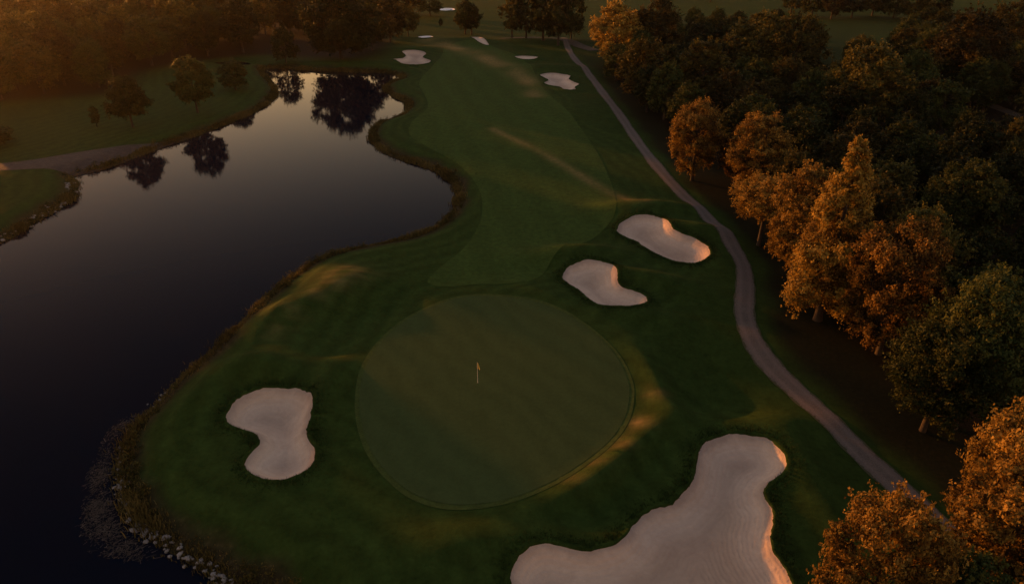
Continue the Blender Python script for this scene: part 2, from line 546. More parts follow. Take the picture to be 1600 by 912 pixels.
def height(X, Y, full=False, sink=0.0):
    shp = np.shape(X)
    X = np.asarray(X, float).ravel()
    Y = np.asarray(Y, float).ravel()
    R = np.hypot(X, Y)
    h = .10 * wob(X, Y, .11, 1) + .28 * wob(X, Y, .03, 2) * sstep(30, 140, R)
    h += 2.2 * wob(X, Y, .009, 3) * sstep(260, 700, R) + 1.0 * sstep(60, 260, X)
    for (x, y, hh, rx, ry, a) in MND:
        m = (np.abs(X - x) < 3.2 * max(rx, ry)) & (np.abs(Y - y) < 3.2 * max(rx, ry))
        if m.any():
            dx, dy = X[m] - x, Y[m] - y
            u, v = dx * math.cos(a) + dy * math.sin(a), -dx * math.sin(a) + dy * math.cos(a)
            h[m] += hh * np.exp(-(u / rx) ** 2 - (v / ry) ** 2)
    sa = np.full(len(X), 50.0)
    m = (np.abs(X) < 45) & (Y > 20) & (Y < 115)
    if m.any():
        sa[m] = sd_poly(APRON, X[m], Y[m])
        h[m] += .45 * (1 - sstep(-2.5, 3.5, sa[m]))
        sg = sd_poly(GREEN, X[m], Y[m])
        k = 1 - sstep(-.5, 3.0, sg)          # the putting surface is calm and gently tilted
        flat = .38 + .008 * (Y[m] - 62) + .05 * wob(X[m], Y[m], .16, 8)
        h[m] = h[m] * (1 - k) + flat * k
    m = (np.abs(X) < 260) & (Y > -40) & (Y < 330)
    sl = np.full(len(X), 100.0)
    if m.any():
        sl[m] = sd_poly(LAKE, X[m], Y[m])
    t = sstep(0.0, 4.5, sl)
    rise = .10 + .9 * t ** .8
    land = ZW + (h - ZW) * np.where(sl > 0, np.minimum(1, (sl / 4.5).clip(0) ** .75), 0)
    h = np.where(sl > 0, np.where(sl < 4.5, land, h), ZW - np.minimum(2.2, .35 * -sl))
    for P in PONDS:
        sp = np.full(len(X), 100.0)
        lo, hi = P.min(0) - 12, P.max(0) + 12
        m = (X > lo[0]) & (X < hi[0]) & (Y > lo[1]) & (Y < hi[1])
        if m.any():
            sp[m] = sd_poly(P, X[m], Y[m])
            t = sstep(-3, 4, sp[m])
            h[m] = h[m] * t + (-1.6) * (1 - t)
    for k, b in BUNK.items():
        m = (X > b['lo'][0]) & (X < b['hi'][0]) & (Y > b['lo'][1]) & (Y < b['hi'][1])
        if m.any():
            s = sd_poly(b['P'], X[m], Y[m])
            dep = min(1.2 if k != 'near' else .8, .15 * b['size'])
            wd = min(3.2, .33 * b['size'])
            h[m] += np.where(s > 0, .22 * np.exp(-(s / 1.8) ** 2), .22) - .5 * dep * sstep(0, min(1.2, wd), -s) - .5 * dep * sstep(.5, 1.3 * wd, -s) - .10 * sstep(-.1, .25, -s) - sink * sstep(.25, .8, -s)
    if full:
        return h.reshape(shp), sl, sa
    return h.reshape(shp)


DRY_SUN_PATCHES = [spot(px, py) + (rx,) for px, py, rx in ((548, 438, 2.4), (525, 455, 2.2), (500, 468, 1.6), (455, 495, 1.8), (430, 520, 1.6), (930, 728, 1.3), (965, 700, 1.2), (1000, 668, 1.1), (895, 752, 1.2), (1024, 625, 1.0), (1000, 327, 1.8), (985, 325, 1.5))]  # gold sunlight coloured into mounds and green rim, partly dry grass


def dry_sunlit_amount(X, Y):  # how much painted sunbeam, sun patch and dry grass tints the turf
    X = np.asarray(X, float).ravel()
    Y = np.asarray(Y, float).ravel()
    d1 = sd_line(SUNBEAM, X, Y) / (2.2 + 2.0 * sstep(140, 260, Y))
    d2 = sd_line(SUNBEAM2, X, Y) / 1.1
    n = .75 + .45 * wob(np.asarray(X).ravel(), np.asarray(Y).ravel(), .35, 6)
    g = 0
    for (x, y, rx) in DRY_SUN_PATCHES:
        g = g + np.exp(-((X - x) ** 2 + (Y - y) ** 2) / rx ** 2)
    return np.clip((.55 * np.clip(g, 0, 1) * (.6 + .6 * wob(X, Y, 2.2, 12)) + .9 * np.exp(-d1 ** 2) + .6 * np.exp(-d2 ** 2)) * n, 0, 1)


# ------------------------------------------------------------------ the ground
def axis(lo, f0, f1, hi, d, g):
    mid = list(np.arange(f0, f1, d))
    up, s, x = [], d, f1
    while x < hi:
        up.append(x)
        s = min(s * g, 900)
        x += s
    up.append(hi)
    dn, s, x = [], d, f0 - d
    while x > lo:
        dn.append(x)
        s = min(s * g, 900)
        x -= s
    dn.append(lo)
    return np.array(dn[::-1] + mid + up)


gx = axis(-9000, -62, 62, 9000, .42, 1.028)
gy = axis(-2500, 20, 118, 12000, .42, 1.0125)
GX, GY = np.meshgrid(gx, gy)
GZ, SL, SA = height(GX, GY, True, .3)
nx, ny = len(gx), len(gy)
idx = np.arange(nx * ny).reshape(ny, nx)
F = np.stack([idx[:-1, :-1], idx[:-1, 1:], idx[1:, 1:], idx[1:, :-1]], -1).reshape(-1, 4)
V = np.stack([GX.ravel(), GY.ravel(), GZ.ravel()], 1)
xr, yr = GX.ravel(), GY.ravel()
m = (np.abs(xr) < 320) & (yr > 0) & (yr < 420)
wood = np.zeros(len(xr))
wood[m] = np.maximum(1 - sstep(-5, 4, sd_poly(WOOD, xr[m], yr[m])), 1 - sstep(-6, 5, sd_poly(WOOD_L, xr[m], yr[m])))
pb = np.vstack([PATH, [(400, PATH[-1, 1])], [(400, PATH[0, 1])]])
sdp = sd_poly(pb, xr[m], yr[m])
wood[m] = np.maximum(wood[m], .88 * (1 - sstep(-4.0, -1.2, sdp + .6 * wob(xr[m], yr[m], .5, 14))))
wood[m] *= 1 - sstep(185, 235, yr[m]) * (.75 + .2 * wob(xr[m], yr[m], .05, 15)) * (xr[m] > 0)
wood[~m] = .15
dry_sunlit = np.zeros(len(xr))
dry_sunlit[m] = dry_sunlit_amount(xr[m], yr[m])
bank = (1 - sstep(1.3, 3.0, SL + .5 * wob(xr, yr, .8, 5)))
ground = mesh_obj('ground', V, F, M_ROUGH, attrs={'mow': np.minimum(SL, 40), 'bank': bank, 'wood': wood, 'dry_sunlit': dry_sunlit})
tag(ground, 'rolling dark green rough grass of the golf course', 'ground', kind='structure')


def cdt_sheet(name, P, step, lift, mat, attr_fn=None, parent=None, zfun=None):
    lo, hi = P.min(0), P.max(0)
    xs = np.arange(lo[0], hi[0], step)
    ys = np.arange(lo[1], hi[1], step)
    X, Y = np.meshgrid(xs, ys)
    X = (X + rng.uniform(-.25, .25, X.shape) * step).ravel()
    Y = (Y + rng.uniform(-.25, .25, Y.shape) * step).ravel()
    s = sd_poly(P, X, Y)
    k = s < -step * .45
    pts = np.vstack([P, np.stack([X[k], Y[k]], 1)])
    r = delaunay_2d_cdt([Vector(p) for p in pts], [], [list(range(len(P)))], 1, 1e-5)
    V2 = np.array([(v.x, v.y) for v in r[0]])
    T = np.array([f for f in r[2] if len(f) == 3])
    z = height(V2[:, 0], V2[:, 1]) if zfun is None else zfun(V2[:, 0], V2[:, 1])
    ed = np.maximum(0, -sd_poly(P, V2[:, 0], V2[:, 1]))
    at = {'edge': ed}
    if attr_fn:
        at.update(attr_fn(V2[:, 0], V2[:, 1], ed))
    return mesh_obj(name, np.column_stack([V2, z + lift]), T, mat, parent, attrs=at)


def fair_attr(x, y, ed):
    return {'mow': x * .95 + y * .2, 'bank': 0 * x, 'wood': 0 * x, 'dry_sunlit': dry_sunlit_amount(x, y)}


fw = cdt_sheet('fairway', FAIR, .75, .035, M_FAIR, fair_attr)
tag(fw, 'smooth mown fairway running from the green to the far bunkers', 'fairway', kind='structure')
collar = cdt_sheet('green_collar', smooth_closed(GREEN.mean(0) + (GREEN[::4] - GREEN.mean(0)) * 1.035, .5), .6, .03, M_COLLAR, lambda x, y, e: {'mow': e})
tag(collar, 'narrow mown collar ringing the putting green', 'collar', kind='structure')
gr = cdt_sheet('putting_green', GREEN, .5, .06, M_GREEN, lambda x, y, e: {'mow': x * .8 + y * .6})
tag(gr, 'smooth round putting green with the flagstick', 'green', kind='structure')

# cart path: a strip with a slight crown
tg = np.gradient(PATH, axis=0)
tg /= np.linalg.norm(tg, axis=1)[:, None]
nm = np.stack([-tg[:, 1], tg[:, 0]], 1)
ac = np.array([-1, -.9, -.45, 0, .45, .9, 1.0])
hw = 1.15 + .10 * wob(PATH[:, 0], PATH[:, 1], .5, 4) + .25 * sstep(36, 20, PATH[:, 1])
PV, PA = [], []
for j, a in enumerate(ac):
    ww = hw + (.07 * np.sin(np.arange(len(PATH)) * 1.7 + j) if abs(a) == 1 else 0)
    q = PATH + nm * (a * ww)[:, None]
    PV.append(np.column_stack([q, height(q[:, 0], q[:, 1]) + .05 + .05 * (1 - a * a)]))
    PA.append(np.full(len(PATH), a))
L = len(PATH)
pidx = np.arange(L * len(ac)).reshape(len(ac), L)
PF = np.stack([pidx[:-1, :-1], pidx[:-1, 1:], pidx[1:, 1:], pidx[1:, :-1]], -1).reshape(-1, 4)
cp = mesh_obj('cart_path', np.vstack(PV), PF, M_PATH, attrs={'across': np.concatenate(PA)})
tag(cp, 'narrow grey gravel cart path curving along the trees', 'path', kind='structure')

dirt_px = [(-60, 266), (40, 256), (120, 243), (190, 232), (250, 221), (300, 208), (345, 196), (330, 203), (290, 218), (240, 234), (180, 254), (128, 268), (70, 268), (-60, 274)]
dp = cdt_sheet('dirt_or_sun_strip', smooth_closed(spots(dirt_px, -.5), .8), .9, .05, M_DIRT_OR_SUN)
tag(dp, 'bare brown dirt track along the far lake bank', 'track', kind='structure')

# far dirt track in the wood, and a tan strip painting sunlit ground
for pxs, w, lab in (([(1490, 148), (1540, 163), (1590, 182), (1660, 205)], 1.6, 'pale dirt track crossing a clearing in the dark wood'),
                    ([(780, 64), (830, 60), (880, 66), (930, 78)], 2.4, 'tan strip painted as sunlit ground under the far row of trees')):
    Q = smooth_open(spots(pxs), 2.0)
    t2 = np.gradient(Q, axis=0)
    t2 /= np.linalg.norm(t2, axis=1)[:, None]
    n2 = np.stack([-t2[:, 1], t2[:, 0]], 1)
    A, B = Q + n2 * w, Q - n2 * w
    k = np.arange(len(Q) - 1)
    VV = np.vstack([np.column_stack([A, height(A[:, 0], A[:, 1]) + .06]), np.column_stack([Q, height(Q[:, 0], Q[:, 1]) + .1]), np.column_stack([B, height(B[:, 0], B[:, 1]) + .06])])
    n = len(Q)
    FF = np.vstack([np.stack([k, k + 1, k + 1 + n, k + n], 1), np.stack([k + n, k + 1 + n, k + 1 + 2 * n, k + 2 * n], 1)])
    tag(mesh_obj('dirt_or_sun_strip', VV, FF, M_DIRT_OR_SUN), lab, 'track', kind='structure')

# lake and far ponds
def water_sheet(name, P, z, label):
    lo, hi = P.min(0) - 3, P.max(0) + 3
    s = smooth_closed(P[::3] + 0, 2.0)
    c = s.mean(0)
    pts = [Vector(p) for p in s]
    r = delaunay_2d_cdt(pts, [], [list(range(len(pts)))], 1, 1e-5)
    V2 = np.array([(v.x, v.y, z) for v in r[0]])
    return tag(mesh_obj(name, V2, np.array([f for f in r[2]]), M_WATER), label, 'water', kind='structure')


def grow(P, d):
    t = np.roll(P, -1, 0) - np.roll(P, 1, 0)
    t /= np.linalg.norm(t, axis=1)[:, None] + 1e-9
    area = np.dot(P[:, 0], np.roll(P[:, 1], -1)) - np.dot(P[:, 1], np.roll(P[:, 0], -1))
    n = np.stack([t[:, 1], -t[:, 0]], 1) * (1 if area > 0 else -1)
    return P + n * d


lk = tag(mesh_obj('lake', np.array([(LAKE[:, 0].min() - 8, LAKE[:, 1].min() - 8, ZW), (LAKE[:, 0].max() + 8, LAKE[:, 1].min() - 8, ZW), (LAKE[:, 0].max() + 8, LAKE[:, 1].max() + 8, ZW), (LAKE[:, 0].min() - 8, LAKE[:, 1].max() + 8, ZW)]),
                  np.array([[0, 1, 2, 3]]), M_WATER), 'calm dark lake mirroring the dusk sky and trees', 'lake', kind='structure')
water_sheet('pond', PONDS[0], -.75, 'glint of water between the trees beyond the lake tip')
water_sheet('pond', PONDS[1], -.75, 'bright strip of far pond water behind the dark woods')

# ------------------------------------------------------------------ bunkers
bunker_labels = {
    'left': 'pale kidney shaped sand bunker left of the putting green',
    'mid': 'bean shaped sand bunker just behind the green, nearer of the pair',
    'right': 'long bean shaped sand bunker beside the cart path bend',
    'near': 'huge sprawling sand bunker cut off by the bottom edge',
    'far_left': 'small notched sand bunker beyond the lake tip',
    'far_right': 'small ragged sand bunker beside the far end of the cart path',
    'sliver': 'thin sliver of sand before the far tree row',
    'streak': 'faint flat sand streak above the ragged bunker by the path',
    'white': 'tiny bright white sand patch at the far end of the fairway',
    'top': 'tiny pale sand strip at the top edge under the trees',
}
s_ = NB('white_sand')
M_WSAND = s_.fin(s_.ramp(s_.noise(2, 4), [(.3, (.62, .57, .53)), (.7, (.8, .76, .72))]), .9, .1)
for k, b in BUNK.items():
    P = b['P']
    o = cdt_sheet('sand_bunker', P, .38 if not b['far'] else .8, .045 if not b['far'] else .10, M_WSAND if k in ('white', 'top') else M_SAND)
    tag(o, bunker_labels[k], 'bunker', 'sand bunkers of the golf hole')
    # turf lip standing proud of the sand, with short ragged blades
    n = len(P)
    lip = .07 if not b['far'] else .14
    rows = []
    for off, up in ((-.05, -.25), (-.03, .0), (.03, lip), (.14, lip * .6), (.34, .0), (.6, -.10)):
        j = rng.normal(0, .022, n) if (-.04 < off < .1) else 0
        Q = grow(P, off + j if not np.isscalar(j) else off) if np.isscalar(j) else None
        if Q is None:
            t = np.roll(P, -1, 0) - np.roll(P, 1, 0)
            t /= np.linalg.norm(t, axis=1)[:, None] + 1e-9
            area = np.dot(P[:, 0], np.roll(P[:, 1], -1)) - np.dot(P[:, 1], np.roll(P[:, 0], -1))
            nn_ = np.stack([t[:, 1], -t[:, 0]], 1) * (1 if area > 0 else -1)
            Q = P + nn_ * (off + j)[:, None]
        rows.append(np.column_stack([Q, height(Q[:, 0], Q[:, 1]) + .05 + up + (rng.normal(0, .02, n) if .0 < off < .5 else 0)]))
    R = len(rows)
    ii = np.arange(n)
    FF = np.vstack([np.stack([r * n + ii, r * n + (ii + 1) % n, (r + 1) * n + (ii + 1) % n, (r + 1) * n + ii], 1) for r in range(R - 1)])
    VV = np.vstack(rows)
    mesh_obj('turf_lip', VV, FF, M_ROUGH, o, attrs={'mow': np.minimum(sd_poly(LAKE, VV[:, 0], VV[:, 1]), 40), 'bank': np.zeros(len(VV)), 'wood': np.zeros(len(VV)), 'dry_sunlit': np.zeros(len(VV))})

# longer dark turf standing round the four near bunkers
M_TURF = leaf_mat('bunker_turf', (.006, .013, .003), (.014, .027, .006), (.030, .046, .010), trans=.2, hue=.01)
rt = np.random.default_rng(91)
for o in [x for x in COL.objects if x.name.startswith('sand_bunker')]:
    key = [k for k in BUNK if bunker_labels[k] == o['label']][0]
    if BUNK[key]['far']:
        continue
    P = BUNK[key]['P']
    per = np.linalg.norm(np.roll(P, -1, 0) - P, axis=1).sum()
    n = int(per * 210)
    i = rt.integers(0, len(P), n)
    Q = grow(P, 1.0) - P
    off = np.abs(rt.normal(0, .75, n)) - .04
    q = P[i] + (np.roll(P, -1, 0) - P)[i] * rt.uniform(0, 1, n)[:, None] + Q[i] * off[:, None]
    k = (sd_poly(P, q[:, 0], q[:, 1]) > -.05) & (q[:, 1] > 18)
    q, off = q[k], off[k]
    n = len(q)
    hz = height(q[:, 0], q[:, 1]) + .02
    hb = rt.uniform(.07, .20, n) * np.clip(1.25 - off * .45, .25, 1.25)
    a = rt.uniform(0, 2 * math.pi, n)
    d = np.stack([np.cos(a), np.sin(a)], 1) * rt.uniform(.012, .03, n)[:, None]
    ln_ = rt.normal(0, .06, (n, 2))
    VV = np.stack([np.column_stack([q - d, hz]), np.column_stack([q + d, hz]), np.column_stack([q + ln_, hz + hb])], 1).reshape(-1, 3)
    f = mesh_obj('turf_fringe', VV, np.arange(3 * n).reshape(n, 3), M_TURF, o, smooth=False, attrs={'tone': np.repeat(np.clip(rt.normal(.45, .2, n), 0, 1), 3)})
    f.color = (1, 1, 1, .4)
    f['kind'] = 'stuff'

# ------------------------------------------------------------------ flagstick
def tube(V, F, pts, rad, sides=7):
    pts = [Vector(p) for p in pts]
    base = len(V)
    for i, p in enumerate(pts):
        d = (pts[min(i + 1, len(pts) - 1)] - pts[max(i - 1, 0)]).normalized()
        u = d.orthogonal().normalized()
        w = d.cross(u)
        for k in range(sides):
            a = 2 * math.pi * k / sides
            q = p + (u * math.cos(a) + w * math.sin(a)) * rad[i]
            V.append((q.x, q.y, q.z))
    for i in range(len(pts) - 1):
        for k in range(sides):
            F.append((base + i * sides + k, base + i * sides + (k + 1) % sides, base + (i + 1) * sides + (k + 1) % sides, base + (i + 1) * sides + k))


def plain(name, col, rough=.5):
    s = NB(name)
    n = s.noise(12, 3)
    return s.fin(s.mix(n, tuple(.85 * c for c in col), col), rough, .4)


M_POLE = plain('pole_paint', (.62, .58, .48))
M_FLAG = plain('flag_cloth', (.85, .55, .12), .8)
M_CUP = plain('cup_white', (.75, .75, .72))
M_RIM = plain('cup_rim', (.10, .10, .07))


def make_flag(px, py, hgt, label, cloth):
    x, y = spot(px, py, .35)
    z = float(height(np.array([x]), np.array([y]))[0]) + .06
    r = empty('flagstick', (x, y, z))
    V, F = [], []
    tube(V, F, [(0, 0, -.1), (0, 0, .9), (0, 0, hgt)], [.019, .016, .013], 8)
    mesh_obj('pole', V, F, M_POLE, r)
    V, F = [], []
    n = 18
    for i in range(n):                 # rim of the cup
        a = 2 * math.pi * i / n
        for rr, zz in ((.054, -.08), (.054, .006), (.075, .006), (.075, -.03)):
            V.append((rr * math.cos(a), rr * math.sin(a), zz))
    for i in range(n):
        for k in range(3):
            F.append((i * 4 + k, ((i + 1) % n) * 4 + k, ((i + 1) % n) * 4 + k + 1, i * 4 + k + 1))
    mesh_obj('cup', V, F, M_RIM, r)
    # limp cloth hanging from the top in two folds
    V, F = [], []
    nu, nv = 14, 8
    for j in range(nv + 1):
        v = j / nv
        for i in range(nu + 1):
            u = i / nu
            drop = .62 * v * (1 - .25 * u) + .30 * u
            xx = (.02 + .30 * math.sin(u * 2.6)) * (.25 + .75 * min(1, v + .1 + u * .2)) * (1 if u < .5 else .9)
            yy = .16 * math.sin(u * 9.0) * (.3 + .7 * v)
            V.append((xx - (.16 * u * v), yy, hgt - .02 - drop))
    for j in range(nv):
        for i in range(nu):
            a = j * (nu + 1) + i
            F.append((a, a + 1, a + nu + 2, a + nu + 1))
    mesh_obj('flag', V, F, cloth, r)
    tag(r, label, 'flagstick', 'flagsticks')
    return r


make_flag(746.5, 598, 2.25, 'thin flagstick with limp orange flag on the putting green', M_FLAG)
make_flag(684, 17, 2.6, 'distant pale flagstick beside the sand strip at the top edge', M_CUP)

# ------------------------------------------------------------------ trees
def leaf_quads(C, N, size, r):
    """diamond shaped leaf sprays at points C turned about normals N"""
    n = len(C)
    N = N / (np.linalg.norm(N, axis=1)[:, None] + 1e-9)
    a = r.normal(size=(n, 3))
    T = np.cross(N, a)
    T /= np.linalg.norm(T, axis=1)[:, None] + 1e-9
    B = np.cross(N, T)
    s = (size * r.uniform(.6, 1.35, n))[:, None]
    p0 = C - T * s * .55
    p1 = C + B * s * .36 + N * s * .10
    p2 = C + T * s * .65
    p3 = C - B * s * .36 + N * s * .10
    V = np.stack([p0, p1, p2, p3], 1).reshape(-1, 3)
    F = np.arange(4 * n).reshape(n, 4)
    return V, F


def tree_variant(seed, H, W, shape, mat, clumps, per, leaf, trunk_share=.24):
    r = np.random.default_rng(seed)
    zc0 = H * trunk_share
    ch = H - zc0
    # lobes
    lobes = []
    nl = int(44 if shape != 'spire' else 40)
    tries = 0
    while len(lobes) < nl and tries < 4000:
        tries += 1
        t = r.uniform(0.02, 1)
        if shape == 'round':
            env = math.sin(math.pi * min(1, (t * .86 + .12))) ** .55
        elif shape == 'spread':
            env = math.sin(math.pi * min(1, (t * .78 + .18))) ** .5
        elif shape == 'oval':
            env = math.sin(math.pi * (t * .82 + .13)) ** .8
        else:
            env = (1 - t) ** .85 * .95 + .07
        R = env * W / 2
        a = r.uniform(0, 2 * math.pi)
        q = math.sqrt(r.uniform(.25, 1)) * .78
        lr = (.135 if shape != 'spire' else .14) * W * r.uniform(.7, 1.3) * (1 if shape != 'spire' else (.45 + .8 * (1 - t)))
        c = np.array([R * q * math.cos(a), R * q * math.sin(a), zc0 + ch * t * .93])
        if all(np.linalg.norm(c - l[0]) > .62 * (lr + l[1]) * .75 for l in lobes):
            lobes.append((c, lr))
    if shape == 'spire':
        lobes.append((np.array([0, 0, H * .96]), .05 * W))
    mid = np.array([0, 0, zc0 + ch * .45])
    PC, PN, PT = [], [], []
    tot = sum(l[1] ** 2 for l in lobes)
    for c, lr in lobes:
        k = max(6, int(clumps * lr * lr / tot))
        d = r.normal(size=(k, 3))
        d /= np.linalg.norm(d, axis=1)[:, None]
        out = (c - mid) / (np.linalg.norm(c - mid) + 1e-6)
        d = d + out * .55 + np.array([0, 0, .25])
        d /= np.linalg.norm(d, axis=1)[:, None]
        cc = c + d * lr * r.uniform(.55, 1.18, (k, 1)) * np.array([1, 1, .85])
        lt = r.uniform(-.18, .18)
        for p, dd in zip(cc, d):
            m = int(per * r.uniform(.5, 1.5)) + 1
            sg = lr * .12 + .06
            q = p + r.normal(size=(m, 3)) * sg * np.array([1, 1, .75])
            PC.append(q)
            PN.append(dd * 1.1 + np.array([0, 0, .2]) + r.normal(size=(m, 3)) * .65)
            PT.append(np.clip(.46 + lt + r.normal(0, .24) + r.normal(0, .12, m), 0, 1))
    # twigs poking out of the outline and some leaves inside
    k = int(clumps * .24)
    for i in range(k):
        c, lr = lobes[r.integers(len(lobes))]
        d = (c - mid) + r.normal(size=3) * lr + np.array([0, 0, lr * 1.2])
        d /= np.linalg.norm(d) + 1e-6
        m = int(per * .5) + 2
        t = r.uniform(.7, 1.6, (m, 1))
        PC.append(c + d * lr * t + r.normal(size=(m, 3)) * .09)
        PN.append(r.normal(size=(m, 3)))
        PT.append(np.clip(r.normal(.6, .2, m), 0, 1))
    C, N, T = np.vstack(PC), np.vstack(PN), np.concatenate(PT)
    V, F = leaf_quads(C, N, leaf, r)
    crown = mesh_obj('crown', V, F, mat, None, smooth=False, attrs={'tone': np.repeat(T, 4)})
    # trunk and limbs
    TV, TF = [], []
    lean = r.normal(0, .02, 2) * H
    top = zc0 + ch * (.55 if shape != 'spire' else .9)
    pts = [(lean[0] * t * t, lean[1] * t * t, -.3 + (top + .3) * t) for t in (0, .06, .2, .4, .6, .8, 1)]
    r0 = .018 * H + .08
    tube(TV, TF, pts, [r0 * v for v in (1.5, 1.1, .95, .8, .62, .4, .15)], 7)
    order = sorted(range(len(lobes)), key=lambda i: -lobes[i][1])[:16]
    for i in order:
        c, lr = lobes[i]
        zs = min(top * .92, max(zc0 * .75, c[2] - .55 * math.hypot(c[0], c[1]) - .08 * H))
        f = zs / top
        st = Vector((lean[0] * f * f, lean[1] * f * f, zs))
        en = Vector(c)
        md = st.lerp(en, .5) + Vector((r.normal(0, .15), r.normal(0, .15), -.05 * H * .3))
        rr = r0 * .36 * (1 - .4 * f)
        tube(TV, TF, [st, md, en, en + (en - md) * .5], [rr, rr * .7, rr * .4, rr * .12], 5)
    trunk = mesh_obj('trunk', TV, TF, M_BARK)
    COL.objects.unlink(crown)
    COL.objects.unlink(trunk)
    return dict(crown=crown.data, trunk=trunk.data, H=H, W=W)


VAR = {
    # dense, fine leaved versions for the nearest trees
    'near_round': tree_variant(1, 12, 9.5, 'round', M_LEAF_A, 1150, 30, .21),
    'near_oval': tree_variant(2, 14, 8.5, 'oval', M_LEAF_A, 1150, 30, .21),
    'near_spire': tree_variant(3, 19, 10.5, 'spire', M_LEAF_A, 1400, 30, .22, .14),
    'near_spread': tree_variant(4, 14, 12, 'spread', M_LEAF_A, 1400, 28, .23),
    # wood
    'near_canopy': tree_variant(15, 11.5, 9.5, 'spread', M_LEAF_A, 1000, 26, .21, .5),
    'lawn_round': tree_variant(16, 10, 9, 'round', M_LEAF_G, 700, 26, .27, .34),
    'near_olive': tree_variant(17, 13.5, 10.5, 'round', M_LEAF_G, 1150, 28, .23),
    'big_round': tree_variant(18, 17, 20, 'round', M_LEAF_G, 1700, 24, .42, .16),
    'g_round': tree_variant(5, 13, 10, 'round', M_LEAF_G, 620, 22, .33),
    'g_oval': tree_variant(6, 15, 9, 'oval', M_LEAF_G, 620, 22, .33),
    'g_spread': tree_variant(7, 13, 12, 'spread', M_LEAF_G, 700, 22, .34),
    'g_round2': tree_variant(8, 14, 11, 'round', M_LEAF_G, 640, 22, .34),
    'o_round': tree_variant(9, 13, 10.5, 'round', M_LEAF_O, 640, 22, .33),
    'o_spread': tree_variant(10, 14, 12.5, 'spread', M_LEAF_O, 700, 22, .34),
    'o_oval': tree_variant(12, 15, 9.5, 'oval', M_LEAF_O, 620, 22, .33),
    'a_round': tree_variant(13, 13, 10, 'round', M_LEAF_A, 700, 24, .30),
    'a_oval': tree_variant(14, 15, 9.5, 'oval', M_LEAF_A, 700, 24, .30),
}
TREES = []
PLANTED = []
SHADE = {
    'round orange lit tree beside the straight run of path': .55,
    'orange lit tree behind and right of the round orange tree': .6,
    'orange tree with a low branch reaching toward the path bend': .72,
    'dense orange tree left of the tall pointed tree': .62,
    'tall pointed orange tree towering above the path bend': .85,  # leaves lightened to stand in for sunlight on this tree
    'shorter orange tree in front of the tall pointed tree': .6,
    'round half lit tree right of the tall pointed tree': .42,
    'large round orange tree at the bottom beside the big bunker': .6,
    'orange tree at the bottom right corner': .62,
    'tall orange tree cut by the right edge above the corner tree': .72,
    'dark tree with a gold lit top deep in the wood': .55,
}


def plant(x, y, var, H, W, label, group=None, name='broadleaf_tree', cat='tree', rz=None):
    v = VAR[var]
    z = float(height(np.array([x]), np.array([y]))[0])
    rr = random.Random(int(x * 37) * 7919 + int(y * 41))
    r = empty(name, (x, y, z - .05), rr.uniform(0, 6.28) if rz is None else rz)
    r.scale = (W / v['W'], W / v['W'] * rr.uniform(.93, 1.07), H / v['H'])
    sh = SHADE.get(label, rr.random())        # how light and yellow this tree's leaves are
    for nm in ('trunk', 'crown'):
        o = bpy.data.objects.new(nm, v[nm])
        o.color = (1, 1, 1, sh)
        COL.objects.link(o)
        o.parent = r
    tag(r, label, cat, group)
    TREES.append((x, y, H, W))
    PLANTED.append((r, x, y, H))
    return r


def top_tree(px, py, H, W, var, label, group=None, **kw):
    x, y = spot(px, py, H)
    return plant(x, y, var, H, W, label, group, **kw)


def base_tree(px, py, H, W, var, label, group=None, **kw):
    x, y = spot(px, py, 0)
    return plant(x, y, var, H, W, label, group, **kw)


# --- trees one can point to
base_tree(208, 199, 9.6, 8.6, 'lawn_round', 'small round tree with bare trunk on the left lawn, nearer the lake', 'lawn trees')
base_tree(309, 176, 11.2, 9.4, 'lawn_round', 'taller round tree with bare trunk on the left lawn before the woods', 'lawn trees')
base_tree(368, 140, 6.8, 8.0, 'g_spread', 'low dark tree by the lake corner, beside the glints of pond', 'lawn trees')
base_tree(152, 198, 4.2, 2.4, 'g_oval', 'slim dark shrub on the left lawn beside the small round tree', 'lawn trees', name='shrub', cat='shrub')
base_tree(-8, 228, 4.0, 7.0, 'g_spread', 'low dark bush at the left edge above the dirt track', 'lawn trees', name='bush', cat='bush')
base_tree(689, 43, 3.2, 2.0, 'g_oval', 'tiny dark upright shrub on the far lawn below the top edge', name='shrub', cat='shrub')
base_tree(727, 54, 12.0, 9.5, 'g_round2', 'lone far tree with a twin beside it on the open lawn', 'twin trees on the far lawn')
base_tree(737, 54.5, 11.0, 8.0, 'g_oval', 'slimmer twin of the pair of far trees on the open lawn', 'twin trees on the far lawn')
base_tree(583, 82, 13.5, 10, 'g_round', 'big dark tree at the wood edge behind the lake tip', 'wood edge trees')
base_tree(533, 94, 19.0, 22, 'big_round', 'massive dark tree whose round reflection fills the lake tip', 'wood edge trees')
base_tree(447, 98, 9.5, 9, 'g_spread', 'dark spreading tree left of the massive lakeside tree', 'wood edge trees')
base_tree(610, 68, 14.0, 11, 'o_round', 'gold topped tree above the notched far bunker', 'wood edge trees')
base_tree(638, 58, 10.5, 9, 'o_spread', 'smaller dark tree right of the gold topped tree', 'wood edge trees')
base_tree(585, 45, 13.5, 11, 'o_round', 'gold lit tree behind the far wood edge near the top', 'wood edge trees')
base_tree(672, 25, 12, 13, 'g_spread', 'hanging dark tree crown at the top edge over the pale sand strip')
base_tree(800, 62, 16, 10, 'o_oval', 'first tree of the far row at the end of the fairway', 'far tree row')
base_tree(822, 64, 17, 11, 'g_round', 'second tree of the far row at the end of the fairway', 'far tree row')
base_tree(848, 68, 17, 11, 'g_oval', 'third tree of the far row at the end of the fairway', 'far tree row')
base_tree(872, 72, 17, 12, 'g_round2', 'fourth tree of the far row, just left of the path end', 'far tree row')
base_tree(892, 64, 16, 11, 'g_spread', 'tree of the far row standing behind the path end', 'far tree row')
